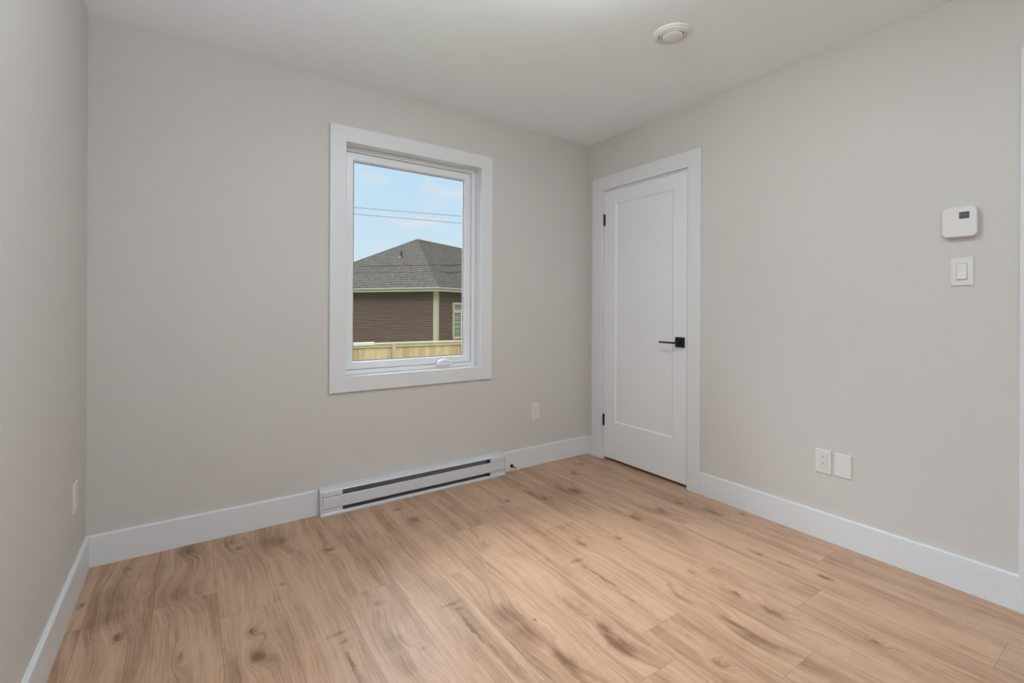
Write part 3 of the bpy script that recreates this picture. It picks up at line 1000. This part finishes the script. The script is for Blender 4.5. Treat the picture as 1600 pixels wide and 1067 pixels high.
# hip and ridge caps
def strip(p, q, w=0.11, t=0.03):
    bm_ = bmesh.new()
    p, q = Vector(p), Vector(q)
    add_tube(bm_, p, q, w * 0.5, n=8)
    return bm_
bm = bmesh.new()
for p, q in ((hp(-OV, -OV, Z_ET), hp(hh, hh, Z_R)), (hp(WA + OV, -OV, Z_ET), hp(hh, hh, Z_R)), (hp(hh, hh, Z_R), hp(hh, WB - hh, Z_R))):
    add_tube(bm, p - Vector((0, 0, 0.02)), q - Vector((0, 0, 0.02)), 0.035, n=8)
build('ridge_cap', bm, M_ROOF, roof)
# plumbing vent on the roof: pixel (597, 403..411)
va, vb = 4.05, 2.55
zr = Z_ET + (Z_R - Z_ET) * (vb + OV) / (hh + OV)
pb = hp(va, vb, zr - 0.1)
bm = bmesh.new()
add_tube(bm, pb, pb + Vector((0, 0, 0.40)), 0.055, n=12)
add_tube(bm, pb + Vector((0, 0, 0.05)), pb + Vector((0, 0, 0.16)), 0.14, 0.06, n=12)
tag(build('roof_vent_pipe', bm, M_WIREBK, house), 'black vent pipe')
# window of the house on its right-hand face
def face_box(bm_, b0, b1, z0, z1, t0, t1):
    add_prism(bm_, [hp(-t0, b0, z0), hp(-t0, b1, z0), hp(-t1, b1, z0), hp(-t1, b0, z0)], (0, 0, z1 - z0))
bm = bmesh.new()
fr = 0.13
zt = 1.02
face_box(bm, WT0, WT0 + fr, WZa, WZb, 0.0, 0.06); face_box(bm, WT1 - fr, WT1, WZa, WZb, 0.0, 0.06)
face_box(bm, WT0, WT1, WZb - 0.10, WZb, 0.0, 0.062); face_box(bm, WT0, WT1, WZa, WZa + 0.13, 0.0, 0.062)
face_box(bm, WT0, WT1, zt - 0.13, zt + 0.02, 0.0, 0.058)
wf = build('window_frame', bm, M_CREAM, house)
bm = bmesh.new()
mid1 = (WT0 + WT1) / 2
face_box(bm, mid1 - 0.30, mid1 - 0.12, WZa + 0.13, zt - 0.13, 0.0, 0.055)
for k in range(1, 5):
    z = WZa + 0.13 + (zt - 0.26 - WZa) * k / 5
    face_box(bm, WT0 + fr, mid1 - 0.3, z - 0.012, z + 0.012, 0.0, 0.03)
xm = (WT0 + fr + mid1 - 0.3) / 2
face_box(bm, xm - 0.012, xm + 0.012, WZa + 0.13, zt - 0.13, 0.0, 0.03)
build('muntins', bm, M_CREAM, wf)
mg, n_, l_, b_ = nt('house_window_glass')
b_.inputs['Base Color'].default_value = (0.16, 0.20, 0.19, 1)
b_.inputs['Roughness'].default_value = 0.08
bm = bmesh.new()
face_box(bm, WT0 + 0.05, WT1 - 0.05, WZa + 0.05, WZb - 0.05, 0.0, 0.022)
build('pane', bm, mg, wf)

# wooden fence between the houses
def upx(x): return (x - 800) / F_PX
def fence_pt(x):
    d = 11.5 + (12.86 - 11.5) * (x - 552) / (720 - 552)
    return d
P0 = place(upx(552) * 11.5, 11.5)
P1 = place(upx(720) * 12.86, 12.86)
FD = (P1 - P0).normalized()
FN = Vector((FD.y, -FD.x, 0))                    # towards the room
if (BASE - P0).dot(FN) < 0: FN = -FN
FTOP = 0.255
fence = empty('wooden_fence', (P0.x, P0.y, GZ), 'new pale yellow board fence outside the window', 'fence')
floc = Vector((P0.x, P0.y, GZ))


def fp_(s, n, z):
    v = P0 + FD * s + FN * n
    return Vector((v.x, v.y, z)) - floc


def fbox(bm_, s0, s1, n0, n1, z0, z1):
    add_prism(bm_, [fp_(s0, n0, z0), fp_(s1, n0, z0), fp_(s1, n1, z0), fp_(s0, n1, z0)], (0, 0, z1 - z0))


bm = bmesh.new()
bl = bm.faces.layers.float.new('board')
rnd = random.Random(11)
s = -5.5
while s < 8.5:
    w = 0.135
    n0 = len(bm.faces)
    fbox(bm, s, s + w, -0.018 - rnd.random() * 0.003, 0.0, GZ + 0.05, FTOP - 0.10 + rnd.uniform(-.004, .004))
    bm.faces.ensure_lookup_table()
    val = rnd.random()
    for f in bm.faces[n0:]: f[bl] = val
    s += w + 0.004 + (0.004 if rnd.random() < 0.3 else 0)
build('board_panel', bm, picket_mat(), fence)
post_s = [0.98 + 1.90 * k for k in range(-3, 5)]
for s in post_s:
    bm = bmesh.new()
    fbox(bm, s - 0.048, s + 0.048, -0.02, 0.075, GZ, FTOP - 0.005)
    build('post', bm, M_POST, fence)
for a, b_ in zip(post_s, post_s[1:]):
    bm = bmesh.new()
    fbox(bm, a + 0.049, b_ - 0.049, 0.001, 0.040, FTOP - 0.110, FTOP - 0.052)
    build('top_rail', bm, M_CAP, fence)
bm = bmesh.new()
fbox(bm, 0.51, 8.5, -0.03, 0.062, FTOP - 0.042, FTOP)
build('cap_rail', bm, M_CAP, fence)
bm = bmesh.new()
fbox(bm, -5.5, 0.505, -0.035, 0.070, FTOP - 0.050, FTOP + 0.022)
tag(build('cap_rail', bm, M_CAPW, fence), 'whitish cap board')

# overhead cables
def cable(name, pts, r, mat, label, group=None):
    """Cable through (px, py, distance) sight points, straightened in space and extended."""
    a, b = pts[0], pts[-1]
    P = []
    for (x, y, d) in (a, b):
        yh = HORIZON + ROLL * (x - 800)
        P.append(place(upx(x) * d, d, CAM.z - (y - yh) / F_PX * d))
    dr = P[1] - P[0]
    bm_ = bmesh.new()
    t0, t1, N = -6.0, 6.0, 48
    last = None
    for i in range(N + 1):
        t = t0 + (t1 - t0) * i / N
        q = P[0] + dr * t + Vector((0, 0, 0.0016 * ((t - .5) ** 2 - 0.25) * dr.length))
        if last is not None:
            add_tube(bm_, last, q, r, n=6, cap=False)
        last = q
    o_ = build(name, bm_, mat)
    tag(o_, label, 'cable', group)
    return o_, P[0], dr


cable('overhead_cable', [(553, 324.0, 16), (721, 337.8, 17)], 0.010, M_WIRE, 'thin overhead cable against the sky, upper of the two above the roof', 'overhead cables against the sky')
cable('overhead_cable', [(553, 334.3, 16), (721, 348.8, 17)], 0.010, M_WIRE, 'thin overhead cable against the sky, lower of the two above the roof', 'overhead cables against the sky')
for (x, y0_, y1_, lab) in ((0, 416.6, 412.3, 'thin service cable crossing in front of the grey roof, upper one with black sleeve'),
                           (1, 426.3, 423.6, 'thin service cable crossing in front of the grey roof, lower one with black sleeve')):
    o_, p0, dr = cable('service_cable', [(553, y0_, 15), (721, y1_, 15.5)], 0.0105 if x == 0 else 0.007, M_WIREBK, lab, 'service cables in front of the roof')
    a, b_ = (0.79, 0.99) if x == 0 else (0.83, 0.99)
    bm = bmesh.new()
    for k in range(8):
        t = a + (b_ - a) * k / 8
        t2 = a + (b_ - a) * (k + 1) / 8
        sg = lambda t_: -0.045 * math.sin(math.pi * (t_ - a) / (b_ - a))
        add_tube(bm, p0 + dr * t + Vector((0, 0, sg(t))), p0 + dr * t2 + Vector((0, 0, sg(t2))), 0.022, n=8)
    build('sleeve', bm, M_WIREBK, o_)
